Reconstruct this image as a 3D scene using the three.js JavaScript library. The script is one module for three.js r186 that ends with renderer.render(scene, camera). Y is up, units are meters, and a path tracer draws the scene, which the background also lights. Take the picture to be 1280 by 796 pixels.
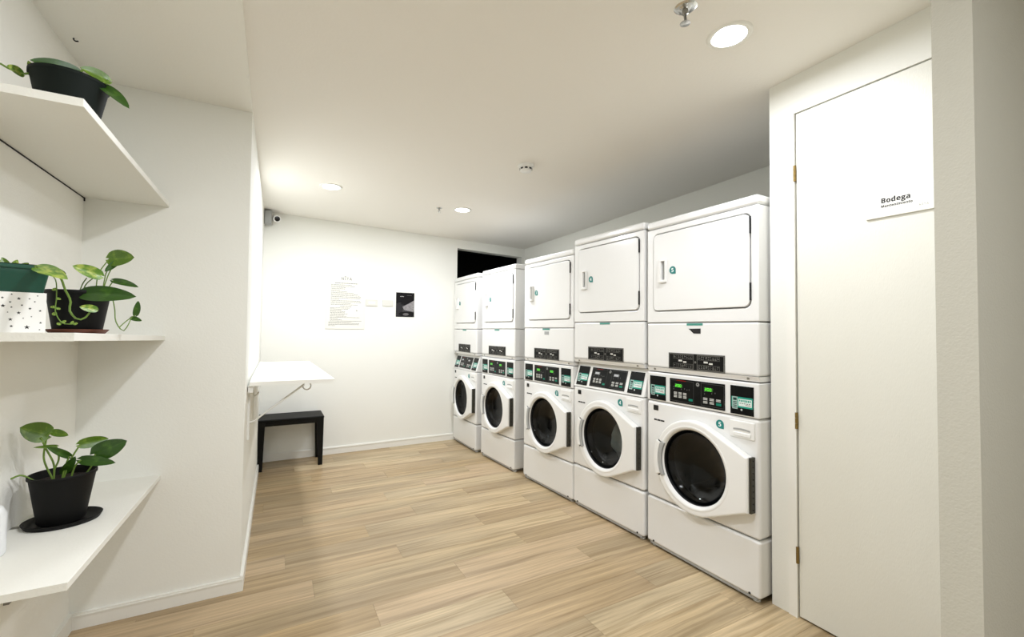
import * as THREE from 'three';
import { RoundedBoxGeometry } from 'three/addons/geometries/RoundedBoxGeometry.js';
import { mergeGeometries } from 'three/addons/utils/BufferGeometryUtils.js';
import { RectAreaLightUniformsLib } from 'three/addons/lights/RectAreaLightUniformsLib.js';
import { Brush, Evaluator, SUBTRACTION } from 'three-bvh-csg';

// ---------------------------------------------------------------- camera, light level
const R = THREE.MathUtils.degToRad;
const scene = new THREE.Scene();
scene.background = new THREE.Color(0x000000);
const renderer = new THREE.WebGLRenderer({ antialias: true });
renderer.toneMapping = THREE.LinearToneMapping;
renderer.toneMappingExposure = 1.0;
renderer.shadowMap.enabled = true;
RectAreaLightUniformsLib.init();
const camera = new THREE.PerspectiveCamera(2 * THREE.MathUtils.radToDeg(Math.atan(398 / 549.7)), 1280 / 796, 0.02, 50);
camera.position.set(0, 1.335, 0);
camera.rotation.order = 'YXZ';
camera.rotation.set(R(1.572), R(-28.602), R(0.572));
scene.add(camera);
const LAMP_COLOR = new THREE.Color().setRGB(.975, 1.0, 1.075);
const LAMP_POWER = 512;      // radiance of each downlight's diffuser

// ---------------------------------------------------------------- helpers
function rng(seed) { let s = seed >>> 0; return () => { s = (s + 0x6D2B79F5) >>> 0; let t = s; t = Math.imul(t ^ (t >>> 15), t | 1); t ^= t + Math.imul(t ^ (t >>> 7), t | 61); return ((t ^ (t >>> 14)) >>> 0) / 4294967296; }; }
const taken = new Map();
function numbered(name) { const n = taken.get(name) || 0; taken.set(name, n + 1); return n ? name + '_' + String(n).padStart(3, '0') : name; }
function shadows(o) { o.traverse(c => { if (c.isMesh) { c.castShadow = true; c.receiveShadow = true; } }); return o; }
function mesh(name, geo, mat, parent, pos) {
  const g = Array.isArray(geo) ? mergeGeometries(geo.map(x => x.index ? x.toNonIndexed() : x)) : geo;
  const m = new THREE.Mesh(g, mat); m.name = name; m.castShadow = m.receiveShadow = true;
  if (pos) m.position.set(...pos);
  if (parent) parent.add(m);
  return m;
}
function thing(name, label, category, pos = [0, 0, 0], turn = 0, group) {
  const o = new THREE.Group(); o.name = numbered(name); scene.add(o);
  o.position.set(...pos); o.rotation.y = turn; o.userData = { label, category };
  if (group) o.userData.group = group;
  return o;
}
function tag(m, label, category, group) { m.name = numbered(m.name); m.userData = { label, category }; if (group) m.userData.group = group; scene.add(m); return m; }
function struct(name, geo, mat, label, category) {
  const m = mesh(numbered(name), geo, mat, scene); m.userData = { kind: 'structure', label, category }; return m;
}
function structGroup(name, label, category) { const g = new THREE.Group(); g.name = numbered(name); g.userData = { kind: 'structure', label, category }; scene.add(g); return g; }
// world-metre box uv
function boxUV(g) {
  const p = g.attributes.position, n = g.attributes.normal, uv = new Float32Array(p.count * 2);
  for (let i = 0; i < p.count; i++) {
    const ax = Math.abs(n.getX(i)), ay = Math.abs(n.getY(i)), az = Math.abs(n.getZ(i));
    let u, v;
    if (ay >= ax && ay >= az) { u = p.getX(i); v = p.getZ(i); } else if (ax >= az) { u = p.getZ(i); v = p.getY(i); } else { u = p.getX(i); v = p.getY(i); }
    uv[2 * i] = u; uv[2 * i + 1] = v;
  }
  g.setAttribute('uv', new THREE.BufferAttribute(uv, 2)); return g;
}
function bx(x0, x1, y0, y1, z0, z1) { const g = new THREE.BoxGeometry(x1 - x0, y1 - y0, z1 - z0); g.translate((x0 + x1) / 2, (y0 + y1) / 2, (z0 + z1) / 2); return boxUV(g.toNonIndexed()); }
function rb(x0, x1, y0, y1, z0, z1, r, seg = 3) { const g = new RoundedBoxGeometry(x1 - x0, y1 - y0, z1 - z0, seg, r); g.translate((x0 + x1) / 2, (y0 + y1) / 2, (z0 + z1) / 2); return g; }
// vertical prism from plan polygon [[x,z],...]
function prism(pts, y0, y1) {
  const s = new THREE.Shape(pts.map(([x, z]) => new THREE.Vector2(x, -z)));
  const g = new THREE.ExtrudeGeometry(s, { depth: y1 - y0, bevelEnabled: false });
  g.rotateX(-Math.PI / 2); g.translate(0, y0, 0); g.computeVertexNormals(); return boxUV(g);
}
function tube(pts, r, seg = 20, rad = 7) { return new THREE.TubeGeometry(new THREE.CatmullRomCurve3(pts.map(p => new THREE.Vector3(...p))), seg, r, rad, false); }
function rod(a, b, r, rad = 10) {
  const A = new THREE.Vector3(...a), B = new THREE.Vector3(...b), d = B.clone().sub(A);
  const g = new THREE.CylinderGeometry(r, r, d.length(), rad); g.applyQuaternion(new THREE.Quaternion().setFromUnitVectors(new THREE.Vector3(0, 1, 0), d.clone().normalize()));
  g.translate(...A.add(B).multiplyScalar(.5).toArray()); return g;
}
function lathe(profile, seg = 40) { return new THREE.LatheGeometry(profile.map(([r, y]) => new THREE.Vector2(r, y)), seg); }
function rrShape(x0, x1, y0, y1, r) {
  const s = new THREE.Shape(); s.moveTo(x0 + r, y0); s.lineTo(x1 - r, y0); s.absarc(x1 - r, y0 + r, r, -Math.PI / 2, 0); s.lineTo(x1, y1 - r); s.absarc(x1 - r, y1 - r, r, 0, Math.PI / 2);
  s.lineTo(x0 + r, y1); s.absarc(x0 + r, y1 - r, r, Math.PI / 2, Math.PI); s.lineTo(x0, y0 + r); s.absarc(x0 + r, y0 + r, r, Math.PI, 1.5 * Math.PI); return s;
}
function ext(shape, depth, bevel = 0, cs = 10) { return new THREE.ExtrudeGeometry(shape, { depth, bevelEnabled: bevel > 0, bevelThickness: bevel, bevelSize: bevel, bevelOffset: -bevel, bevelSegments: 3, curveSegments: cs }); }
// thin printed plate: box with the print on the +z face, uv 0..1
function plate(w, h, t) { const g = new THREE.BoxGeometry(w, h, t); return g; }
function canvas(w, h, draw) { const c = document.createElement('canvas'); c.width = w; c.height = h; const x = c.getContext('2d'); draw(x, w, h); const t = new THREE.CanvasTexture(c); t.colorSpace = THREE.SRGBColorSpace; t.anisotropy = 8; return t; }

// ---------------------------------------------------------------- noise textures
function lattice(n, seed) { const r = rng(seed), a = new Float32Array(n * n); for (let i = 0; i < a.length; i++) a[i] = r(); return a; }
const LN = 64, LAT = lattice(LN, 77);
function vnoise(x, y) { const xi = Math.floor(x), yi = Math.floor(y); let fx = x - xi, fy = y - yi; fx = fx * fx * (3 - 2 * fx); fy = fy * fy * (3 - 2 * fy); const g = (a, b) => LAT[((b % LN + LN) % LN) * LN + ((a % LN + LN) % LN)]; return (g(xi, yi) * (1 - fx) + g(xi + 1, yi) * fx) * (1 - fy) + (g(xi, yi + 1) * (1 - fx) + g(xi + 1, yi + 1) * fx) * fy; }
function fbm(x, y, o = 4) { let s = 0, a = .5, t = 0; for (let i = 0; i < o; i++) { s += a * vnoise(x, y); t += a; x = x * 2.03 + 17.3; y = y * 2.03 + 5.1; a *= .5; } return s / t; }
function dataTex(w, h, fn, srgb) {
  const d = new Uint8Array(w * h * 4);
  for (let j = 0; j < h; j++) for (let i = 0; i < w; i++) { const c = fn(i / w, j / h, i, j); const k = (j * w + i) * 4; d[k] = c[0]; d[k + 1] = c[1]; d[k + 2] = c[2]; d[k + 3] = 255; }
  const t = new THREE.DataTexture(d, w, h); t.magFilter = THREE.LinearFilter; t.minFilter = THREE.LinearMipmapLinearFilter; t.generateMipmaps = true; t.wrapS = t.wrapT = THREE.RepeatWrapping; if (srgb) t.colorSpace = THREE.SRGBColorSpace; t.needsUpdate = true; return t;
}
const orange = dataTex(512, 512, (u, v) => { const n = 255 * (.5 * fbm(u * 64, v * 64, 3) + .5 * vnoise(u * 128, v * 128)); return [n, n, n]; });
function wallMat(hex, bump, rep, rough = .8) { const t = orange.clone(); t.repeat.set(rep, rep); t.needsUpdate = true; return new THREE.MeshStandardMaterial({ color: hex, roughness: rough, bumpMap: t, bumpScale: bump }); }
const M = {
  wall: wallMat(0xeeeee6, .0004, 1.6),
  rough: wallMat(0xf5f4ec, .0007, 2.2, .9),
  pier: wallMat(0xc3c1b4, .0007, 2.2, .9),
  ceil: wallMat(0xf3f0e8, .0006, 1.3, .85),
  trim: new THREE.MeshStandardMaterial({ color: 0xefeee6, roughness: .45 }),
  door: wallMat(0xe4e3d8, .0004, 2.5, .42),
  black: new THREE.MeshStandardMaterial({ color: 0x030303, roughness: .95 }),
  enamel: new THREE.MeshPhysicalMaterial({ color: 0xe9e9e6, roughness: .34, clearcoat: .5, clearcoatRoughness: .12 }),
  plasticWhite: new THREE.MeshStandardMaterial({ color: 0xecece8, roughness: .38 }),
  plasticGrey: new THREE.MeshStandardMaterial({ color: 0xa5a7a5, roughness: .45 }),
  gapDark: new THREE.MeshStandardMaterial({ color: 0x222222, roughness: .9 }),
  steel: new THREE.MeshStandardMaterial({ color: 0x8d8b84, roughness: .35, metalness: .9 }),
  chrome: new THREE.MeshStandardMaterial({ color: 0xc8c8c4, roughness: .2, metalness: 1 }),
  hingeStrip: new THREE.MeshStandardMaterial({ color: 0x45433b, roughness: .45, metalness: .6 }),
  brass: new THREE.MeshStandardMaterial({ color: 0x8a7444, roughness: .4, metalness: .8 }),
  drum: new THREE.MeshStandardMaterial({ color: 0x85878a, roughness: .38, metalness: .9 }),
  gasket: new THREE.MeshStandardMaterial({ color: 0x0b0b0c, roughness: .5 }),
  glass: new THREE.MeshPhysicalMaterial({ color: 0x9ba1a2, roughness: .03, transmission: 1, thickness: 0, ior: 1.35 }),
  blackGloss: new THREE.MeshPhysicalMaterial({ color: 0x0a0b0b, roughness: .25 }),
  blackPlastic: new THREE.MeshPhysicalMaterial({ color: 0x0d0d0c, roughness: .6, specularIntensity: .4 }),
  benchBlack: new THREE.MeshPhysicalMaterial({ color: 0x0b0b09, roughness: .55, specularIntensity: .35 }),
  switchPlate: new THREE.MeshStandardMaterial({ color: 0xdad9d0, roughness: .4 }),
  laminate: new THREE.MeshStandardMaterial({ color: 0xf1f1ea, roughness: .3 }),
  shelf: wallMat(0xe9e8df, .0006, 2.2, .6),
  whiteMetal: new THREE.MeshStandardMaterial({ color: 0xe6e6e0, roughness: .35 }),
};

// ---------------------------------------------------------------- the room shell
const ceilY = (x, z) => 2.4645 + .07318 * x - .00891 * z + .01923 * x * z;
{ // ceiling: one slab with its slight fall
  const nx = 12, nz = 24, x0 = -.115, x1 = 3.6, z0 = -5.25, z1 = 1.75, pos = [], idx = [], uv = [];
  for (const top of [0, 1]) for (let j = 0; j <= nz; j++) for (let i = 0; i <= nx; i++) { const x = x0 + (x1 - x0) * i / nx, z = z0 + (z1 - z0) * j / nz; pos.push(x, top ? 2.9 : ceilY(x, z), z); uv.push(x, z); }
  const N = (nx + 1) * (nz + 1), id = (t, i, j) => t * N + j * (nx + 1) + i;
  for (let j = 0; j < nz; j++) for (let i = 0; i < nx; i++) { idx.push(id(0, i, j), id(0, i + 1, j), id(0, i, j + 1), id(0, i + 1, j), id(0, i + 1, j + 1), id(0, i, j + 1)); idx.push(id(1, i, j), id(1, i, j + 1), id(1, i + 1, j), id(1, i + 1, j), id(1, i, j + 1), id(1, i + 1, j + 1)); }
  for (let j = 0; j < nz; j++) for (const i of [0, nx]) { const a = id(0, i, j), b = id(0, i, j + 1), c = id(1, i, j), d = id(1, i, j + 1); if (i) idx.push(a, c, b, b, c, d); else idx.push(a, b, c, b, d, c); }
  for (let i = 0; i < nx; i++) for (const j of [0, nz]) { const a = id(0, i, j), b = id(0, i + 1, j), c = id(1, i, j), d = id(1, i + 1, j); if (j) idx.push(a, b, c, b, d, c); else idx.push(a, c, b, b, c, d); }
  let g = new THREE.BufferGeometry(); g.setAttribute('position', new THREE.Float32BufferAttribute(pos, 3)); g.setAttribute('uv', new THREE.Float32BufferAttribute(uv, 2)); g.setIndex(idx);
  g = g.toNonIndexed(); g.computeVertexNormals();
  struct('ceiling', g, M.ceil, 'smooth off-white ceiling with recessed downlights over the laundry machines', 'ceiling');
}
struct('ceiling_soffit', bx(-.95, -.115, 2.463, 2.9, -2.70, 1.75), M.rough, 'slightly lower rough plaster ceiling over the plant shelves', 'ceiling');
// left block: return wall behind the shelves and the long left wall beside the table
struct('wall_left', prism([[-.95, -2.655], [-.115, -2.655], [-.09, -5.30], [-.95, -5.30]], 0, 2.9), M.wall, 'white plaster wall block between plant shelves and folding table', 'wall');
struct('wall_alcove', bx(-.95, -.758, 0, 2.9, -2.70, 1.75), M.rough, 'rough white wall carrying the three plant shelves', 'wall');
const backZ = x => -5.062 - .0178 * (x + .1);
{ // back wall with the opening above the far machines
  const s = new THREE.Shape(); s.moveTo(-.12, 0); s.lineTo(3.2, 0); s.lineTo(3.2, 2.9); s.lineTo(-.12, 2.9);
  const h = new THREE.Path(); h.moveTo(2.0, 1.2); h.lineTo(2.93, 1.2); h.lineTo(2.93, 2.322); h.lineTo(2.0, 2.352); s.holes.push(h);
  const g = new THREE.ExtrudeGeometry(s, { depth: .12, bevelEnabled: false }); g.translate(0, 0, -.12); g.computeVertexNormals(); boxUV(g);
  const p = g.attributes.position; for (let i = 0; i < p.count; i++) p.setZ(i, p.getZ(i) + backZ(p.getX(i)));
  struct('wall_back', g, M.wall, 'white wall behind notice and posters with a dark opening at the top corner', 'wall');
  struct('wall_shaft', [bx(1.9, 3.2, 1.1, 2.5, -6.25, -6.2), bx(1.9, 1.95, 1.1, 2.5, -6.2, -5.23), bx(3.15, 3.2, 1.1, 2.5, -6.2, -5.25), bx(1.9, 3.2, 1.05, 1.1, -6.25, -5.23), bx(1.9, 3.2, 2.5, 2.55, -6.25, -5.23)], M.black, 'service void behind the high wall opening with its darkness painted black', 'wall');  // walls coloured near black, the darkness of the void is in the colour
}
struct('wall_right', prism([[2.955, -5.3], [3.33, -1.26], [3.6, -1.26], [3.6, -5.3]], 0, 2.9), M.wall, 'white wall behind the row of stacked laundry machines', 'wall');
const DW = 2.2;      // face of the wall that holds the storeroom door
struct('wall_door', [bx(DW, 3.6, 0, 2.9, -1.318, -1.235), bx(DW, 3.6, 2.400, 2.9, -1.235, -.45), bx(2.34, 3.6, 0, 2.400, -1.235, -.45)], M.wall, 'white wall around the storeroom door beside the machines', 'wall');
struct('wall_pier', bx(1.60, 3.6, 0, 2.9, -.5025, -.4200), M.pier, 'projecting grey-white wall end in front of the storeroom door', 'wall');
struct('wall_rear', bx(-.95, 3.6, 0, 2.9, 1.6, 1.75), M.wall, 'white wall closing the room behind the viewer', 'wall');
struct('wall_side', bx(3.45, 3.6, 0, 2.9, -.4200, 1.6), M.wall, 'white side wall of the entrance area', 'wall');
// baseboards
struct('baseboard_back', (() => { const g = bx(-.10, 2.0, 0, .075, 0, .014), t = bx(-.10, 2.0, .06, .068, 0, .018); const a = mergeGeometries([g, t]); const p = a.attributes.position; for (let i = 0; i < p.count; i++) p.setZ(i, p.getZ(i) + backZ(p.getX(i))); return a; })(), M.trim, 'white moulded skirting along the back wall', 'baseboard');
struct('baseboard_left', prism([[-.117, -2.645], [-.101, -2.645], [-.077, -5.06], [-.092, -5.06]], 0, .075), M.trim, 'white skirting along the left wall below folding table', 'baseboard');
struct('baseboard_return', [bx(-.758, -.103, 0, .07, -2.66, -2.642), bx(-.758, -.105, .055, .062, -2.66, -2.639)], M.trim, 'white skirting below the plant shelves', 'baseboard');
struct('baseboard_alcove', bx(-.76, -.742, 0, .07, -2.642, 1.6), M.trim, 'white skirting along the shelf wall', 'baseboard');

// ---------------------------------------------------------------- floor planks
{
  const floor = structGroup('floor', 'pale oak wood-look plank floor of the laundry room', 'floor');
  mesh('subfloor', bx(-.95, 3.6, -.1, -.006, -5.4, 1.75), new THREE.MeshStandardMaterial({ color: 0x5b4c38, roughness: .9 }), floor);
  const PW = .182, PL = 1.22, TH = .006;
  const base = [[174, 153, 119], [180, 160, 126], [167, 145, 111], [184, 165, 131], [175, 153, 121], [160, 138, 103], [178, 155, 120], [171, 151, 117]];
  const mats = base.map((c, k) => {
    const t = dataTex(1024, 160, (u, v) => {
      const x = u * PL, y = v * PW, o = k * 13.7;
      const warp = fbm(x * 1.6 + o, y * 6 + o, 3);
      const streak = fbm(x * 1.7 + o * 3, y * 44 + warp * 2.6 + o, 4) * .6 + fbm(x * 2.6 + o, y * 150 + warp * 4 + o * 2, 3) * .4;
      const fine = vnoise(x * 22 + o, y * 520 + o) * .5 + vnoise(x * 45 + o, y * 900) * .5;
      const cath = .5 + .5 * Math.sin((y * 34 + warp * 7 + Math.abs(v - .5) * 3) * 3.1 + o);
      const patch = fbm(x * 1.3 + o * 2, y * 4 + o, 2);
      let f = 1 + (streak - .5) * .60 + (fine - .5) * .07 + (cath - .5) * .03 * patch + (patch - .5) * .30;
      const dk = Math.max(0, .48 - streak) * 1.6; // darker veins read browner
      return [Math.min(255, c[0] * f), Math.min(255, c[1] * (f - dk * .08)), Math.min(255, c[2] * (f - dk * .24))];
    }, true);
    const bm = t.clone(); bm.colorSpace = THREE.NoColorSpace; bm.needsUpdate = true;
    return new THREE.MeshStandardMaterial({ map: t, roughness: .36, bumpMap: bm, bumpScale: .0003 });
  });
  const geoCache = new Map(), r = rng(5);
  function plankGeo(len, wid, u0) {
    const key = len.toFixed(3) + '|' + wid.toFixed(3) + '|' + u0.toFixed(3); if (geoCache.has(key)) return geoCache.get(key);
    const g = new THREE.BoxGeometry(len - .0008, TH, wid - .0008), p = g.attributes.position, uv = g.attributes.uv;
    for (let i = 0; i < p.count; i++) uv.setXY(i, u0 + (p.getX(i) + len / 2) / PL, (p.getZ(i) + wid / 2) / PW);
    geoCache.set(key, g); return g;
  }
  const X0 = -.76, X1 = 3.45; let last = -1;
  const rowsZ0 = -5.32;
  for (let j = 0; rowsZ0 + j * PW < 1.6; j++) {
    const z0 = rowsZ0 + j * PW; let x = X0 - Math.round(((j * .41 + r() * .12) % 1) * 10) / 10 * PL;
    while (x < X1) {
      const a = Math.max(x, X0), b = Math.min(x + PL, X1);
      if (b - a > .03) {
        let k = Math.floor(r() * mats.length); if (k === last) k = (k + 3) % mats.length; last = k;
        const m = mesh('plank', plankGeo(b - a, PW, (a - x) / PL), mats[k], floor, [(a + b) / 2, -TH / 2, z0 + PW / 2]);
        if (r() > .5) m.rotation.y = Math.PI;
      }
      x += PL;
    }
  }
}

// ---------------------------------------------------------------- storeroom door
{
  const d = structGroup('door_1', 'plain white storeroom door with three brass hinges', 'door');
  const z0 = -1.192, z1 = -.592, H = 2.395;
  mesh('door_frame', [bx(DW - .006, DW + .10, 0, H + .005, -1.235, z0 - .004)], M.trim, d);
  mesh('door_leaf', rb(DW + .004, DW + .044, .008, H, z0, z1, .002, 1), M.door, d);
  mesh('door_stop', bx(DW + .05, DW + .07, 0, H, z0 - .004, z0 + .02), M.trim, d);
  for (const y of [2.105, .921, .292]) {
    const h = mesh('hinge', [-.026, 0, .026].map((o, i) => { const g = new THREE.CylinderGeometry(.0065, .0065, .0245, 12); g.translate(DW - .004, y + o, z0 - .003); return g; }).concat([bx(DW - .002, DW + .002, y - .036, y + .036, z0 - .014, z0 + .0)].map(g => g)), M.brass, d);
    h.name = 'hinge';
  }
  // sign
  const W = .224, Hh = .112;
  const tex = canvas(896, 448, (c, w, h) => {
    c.fillStyle = '#f4f3ea'; c.fillRect(0, 0, w, h); c.fillStyle = '#060606';
    c.font = 'bold 112px sans-serif'; c.strokeStyle = '#141414'; c.lineWidth = 5; c.fillText('Bodega', 205, 215, 400); c.strokeText('Bodega', 205, 215, 400);
    c.font = 'bold 58px sans-serif'; c.lineWidth = 3; c.fillText('Mantenimiento', 207, 292, 420); c.strokeText('Mantenimiento', 207, 292, 420);
    c.fillStyle = '#55544e'; c.font = '44px sans-serif'; nitaLogo(c, 700, 375, 44, '#55544e');
  });
  const s = thing('door_sign', 'white plate reading Bodega Mantenimiento on the storeroom door', 'sign', [DW - .001, 1.872, -.796], -Math.PI / 2);
  mesh('plate', rb(-W / 2, W / 2, -Hh / 2, Hh / 2, -.003, .003, .001, 1), new THREE.MeshStandardMaterial({ color: 0xe9e8de, roughness: .35 }), s);
  mesh('print', new THREE.PlaneGeometry(W - .004, Hh - .004), new THREE.MeshStandardMaterial({ map: tex, roughness: .4 }), s, [0, 0, .0034]);
}
function nitaLogo(c, x, y, s, col) {
  c.fillStyle = col; c.strokeStyle = col; c.lineWidth = s * .07; c.font = s + 'px sans-serif';
  let px = x; for (const ch of ['N', 'I', 'T', 'A']) { c.fillText(ch, px, y); const w = c.measureText(ch).width; if (ch === 'I') { c.beginPath(); c.moveTo(px - s * .12, y - s * .82); c.lineTo(px + w / 2, y - s * 1.02); c.lineTo(px + w + s * .12, y - s * .82); c.stroke(); } px += w + s * .18; }
}

// ---------------------------------------------------------------- downlights
const lamps = [
  [1.623, -1.138, 'round recessed downlight in the ceiling in front of the storeroom door', .63],
  [1.587, -3.932, 'round recessed downlight near the dark wall opening and far machines', .80],
  [.40, -3.845, 'round recessed downlight above the folding table', 1.05],
  [.40, -1.14, 'round recessed downlight in front of the plant shelves'],
  [.85, .85, 'unseen downlight added behind the viewer to brighten the wall end and alcove', 1.05],  // added lamp out of view, lifts the pier face and the alcove
];
for (const [x, z, label, dim = 1] of lamps) {
  const y = ceilY(x, z);
  const t = thing('ceiling_downlight', label, 'ceiling light', [x, y, z], 0, 'recessed ceiling downlights');
  mesh('trim_ring', lathe([[.068, -.006], [.074, -.008], [.084, -.006], [.088, -.001], [.088, .004], [.066, .004], [.068, -.006]], 48), M.trim, t);
  const e = new THREE.MeshStandardMaterial({ color: 0xffffff, emissive: LAMP_COLOR, emissiveIntensity: 12, roughness: .6 });
  mesh('diffuser', lathe([[.067, -.003], [.05, -.004], [.0001, -.0045]], 40), e, t);
  const l = new THREE.RectAreaLight(LAMP_COLOR, LAMP_POWER * dim, .116, .116); l.name = 'downlight_beam'; l.position.set(0, -.012, 0); l.rotation.x = -Math.PI / 2; t.add(l);
}

// ---------------------------------------------------------------- machines
const W = .73, D = .72;
const X = u => u - W / 2;
// --- printed faces
const seg7 = { '2': 'abged', '0': 'abcdef', '1': 'bc', '5': 'afgcd' };
function digits(c, str, x, y, w, h, col, lw) {
  c.strokeStyle = col; c.lineWidth = lw; c.lineCap = 'round';
  for (const ch of str) {
    const L = { a: [[0, 0], [1, 0]], b: [[1, 0], [1, .5]], c: [[1, .5], [1, 1]], d: [[0, 1], [1, 1]], e: [[0, .5], [0, 1]], f: [[0, 0], [0, .5]], g: [[0, .5], [1, .5]] };
    for (const s of seg7[ch]) { const [a, b] = L[s]; c.beginPath(); c.moveTo(x + a[0] * w, y + a[1] * h); c.lineTo(x + b[0] * w, y + b[1] * h); c.stroke(); }
    x += w * 1.65;
  }
}
function controlFace(c, w, h) { // 720 x 270
  c.fillStyle = '#0b0c0c'; c.fillRect(0, 0, w, h);
  c.strokeStyle = '#5a5b58'; c.lineWidth = 3; c.strokeRect(12, 18, 322, 234); c.strokeRect(432, 18, 278, 234);
  c.fillStyle = '#7d1c17'; c.fillRect(100, 14, 130, 9);
  c.fillStyle = '#8e8f8b'; c.beginPath(); c.arc(388, 38, 22, 0, 7); c.fill(); c.fillStyle = '#2a2a29'; c.fillRect(378, 28, 14, 14);
  c.fillStyle = '#b9bab4';
  for (let i = 0; i < 3; i++) for (let j = 0; j < 2; j++) { c.fillRect(60 + i * 66, 150 + j * 36, 46, 12); c.fillRect(60 + i * 66, 165 + j * 36, 46, 12); }
  for (let i = 0; i < 3; i++) for (let j = 0; j < 2; j++) { if (i === 2 && j) continue; c.fillRect(458 + i * 80, 166 + j * 36, 54, 12); c.fillRect(458 + i * 80, 181 + j * 36, 54, 10); }
  c.fillStyle = '#1c7d66'; c.fillRect(268, 206, 54, 26); c.fillRect(618, 204, 60, 26);
  c.fillStyle = '#6d6e6a'; for (const [x, y] of [[54, 92], [54, 118], [160, 112], [205, 104], [240, 112], [268, 108], [470, 96], [470, 124], [560, 112], [600, 104]]) { c.fillRect(x, y, 12, 4); c.fillRect(x + 4, y - 8, 4, 18); }
}
function readerFace(c, w, h) { // 256 x 290
  c.fillStyle = '#0a0b0b'; c.fillRect(0, 0, w, h);
  c.fillStyle = '#2c9a84'; c.fillRect(14, 112, 232, 108); c.fillStyle = '#d9e4df'; c.fillRect(92, 130, 146, 74);
  c.fillStyle = '#9fb7b0'; c.fillRect(22, 112, 60, 126); c.fillStyle = '#20403a'; c.fillRect(32, 124, 40, 26); for (let j = 0; j < 4; j++) c.fillRect(32, 162 + j * 18, 40, 9);
  c.fillStyle = '#2c9a84'; const r = rng(9); for (let i = 0; i < 7; i++) c.fillRect(100 + i * 19, 138, 13, 18 + r() * 5);
  c.fillStyle = '#303a38'; for (let i = 0; i < 5; i++) c.fillRect(104 + i * 25, 172, 18, 6); c.fillStyle = '#9c3a3a'; c.fillRect(170, 186, 58, 5);
  c.fillStyle = '#c8cfcc'; c.beginPath(); c.arc(126, 240, 11, 0, 7); c.fill();
}
function plaqueFace(c, w, h) { // 744 x 190
  c.fillStyle = '#111110'; c.fillRect(0, 0, w, h); c.strokeStyle = '#807f78'; c.lineWidth = 4; c.strokeRect(4, 4, w - 8, h - 8);
  c.strokeRect(12, 12, 340, h - 24); c.strokeRect(400, 12, 332, h - 24); c.lineWidth = 2;
  const r = rng(21);
  for (const x0 of [70, 412]) { c.strokeRect(x0, 20, 270, 46); c.strokeRect(x0, 122, 270, 50); for (let j = 0; j < 4; j++) for (let i = 0; i < 9; i++) { c.fillStyle = r() > .5 ? '#8c8b84' : '#4c4b47'; c.fillRect(x0 + 10 + i * 29, 28 + j * 9 + (j > 3 ? 100 : 0), 22 * r() + 4, 4); c.fillRect(x0 + 10 + i * 29, 130 + j * 9, 22 * r() + 4, 4); } c.fillStyle = '#d5d4cc'; c.fillRect(x0 + 74, 78, 52, 20); c.fillRect(x0 + 140, 92, 46, 18); }
  c.fillStyle = '#6a6963'; c.beginPath(); c.arc(376, 95, 13, 0, 7); c.fill();
}
const T = {
  control: new THREE.MeshPhysicalMaterial({ map: canvas(720, 270, controlFace), roughness: .3, specularIntensity: .3 }),
  reader: new THREE.MeshPhysicalMaterial({ map: canvas(256, 290, readerFace), roughness: .3, specularIntensity: .3 }),
  plaque: new THREE.MeshPhysicalMaterial({ map: canvas(744, 190, plaqueFace), roughness: .5, specularIntensity: .25 }),
};
const dispTex = { green: canvas(160, 72, (c, w, h) => { c.fillStyle = '#020a02'; c.fillRect(0, 0, w, h); digits(c, '200', 22, 14, 26, 44, '#66ff3a', 11); }), white: canvas(160, 72, (c, w, h) => { c.fillStyle = '#3a3b39'; c.fillRect(0, 0, w, h); c.fillStyle = '#d9dad4'; c.fillRect(14, 12, 132, 48); digits(c, '200', 30, 18, 22, 36, '#ffffff', 9); }) };
const DISP = Object.fromEntries(Object.entries(dispTex).map(([k, t]) => [k, new THREE.MeshStandardMaterial({ color: 0x0a0a0a, emissive: 0xffffff, emissiveMap: t, emissiveIntensity: k === 'green' ? 1.1 : .55, roughness: .3 })]));
const teal = 0x127c74;
const badgeMat = n => new THREE.MeshStandardMaterial({ map: canvas(128, 128, (c, w, h) => { c.fillStyle = '#137c76'; c.fillRect(0, 0, w, h); c.fillStyle = '#f2f6f4'; c.font = 'bold 92px sans-serif'; c.textAlign = 'center'; c.fillText(String(n), 64, 97); }), roughness: .45 });
function badgeGeo(r) { // round sticker with a pointed lower right corner
  const s = new THREE.Shape(); s.moveTo(0, -r); s.lineTo(r, -r); s.lineTo(r, 0); s.absarc(0, 0, r, 0, 1.5 * Math.PI, false);
  const g = new THREE.ExtrudeGeometry(s, { depth: .0012, bevelEnabled: false, curveSegments: 24 }), p = g.attributes.position, uv = g.attributes.uv;
  for (let i = 0; i < p.count; i++) uv.setXY(i, .5 + p.getX(i) / (2 * r), .5 + p.getY(i) / (2 * r)); return g;
}
const BADGE = badgeGeo(.023);

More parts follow.
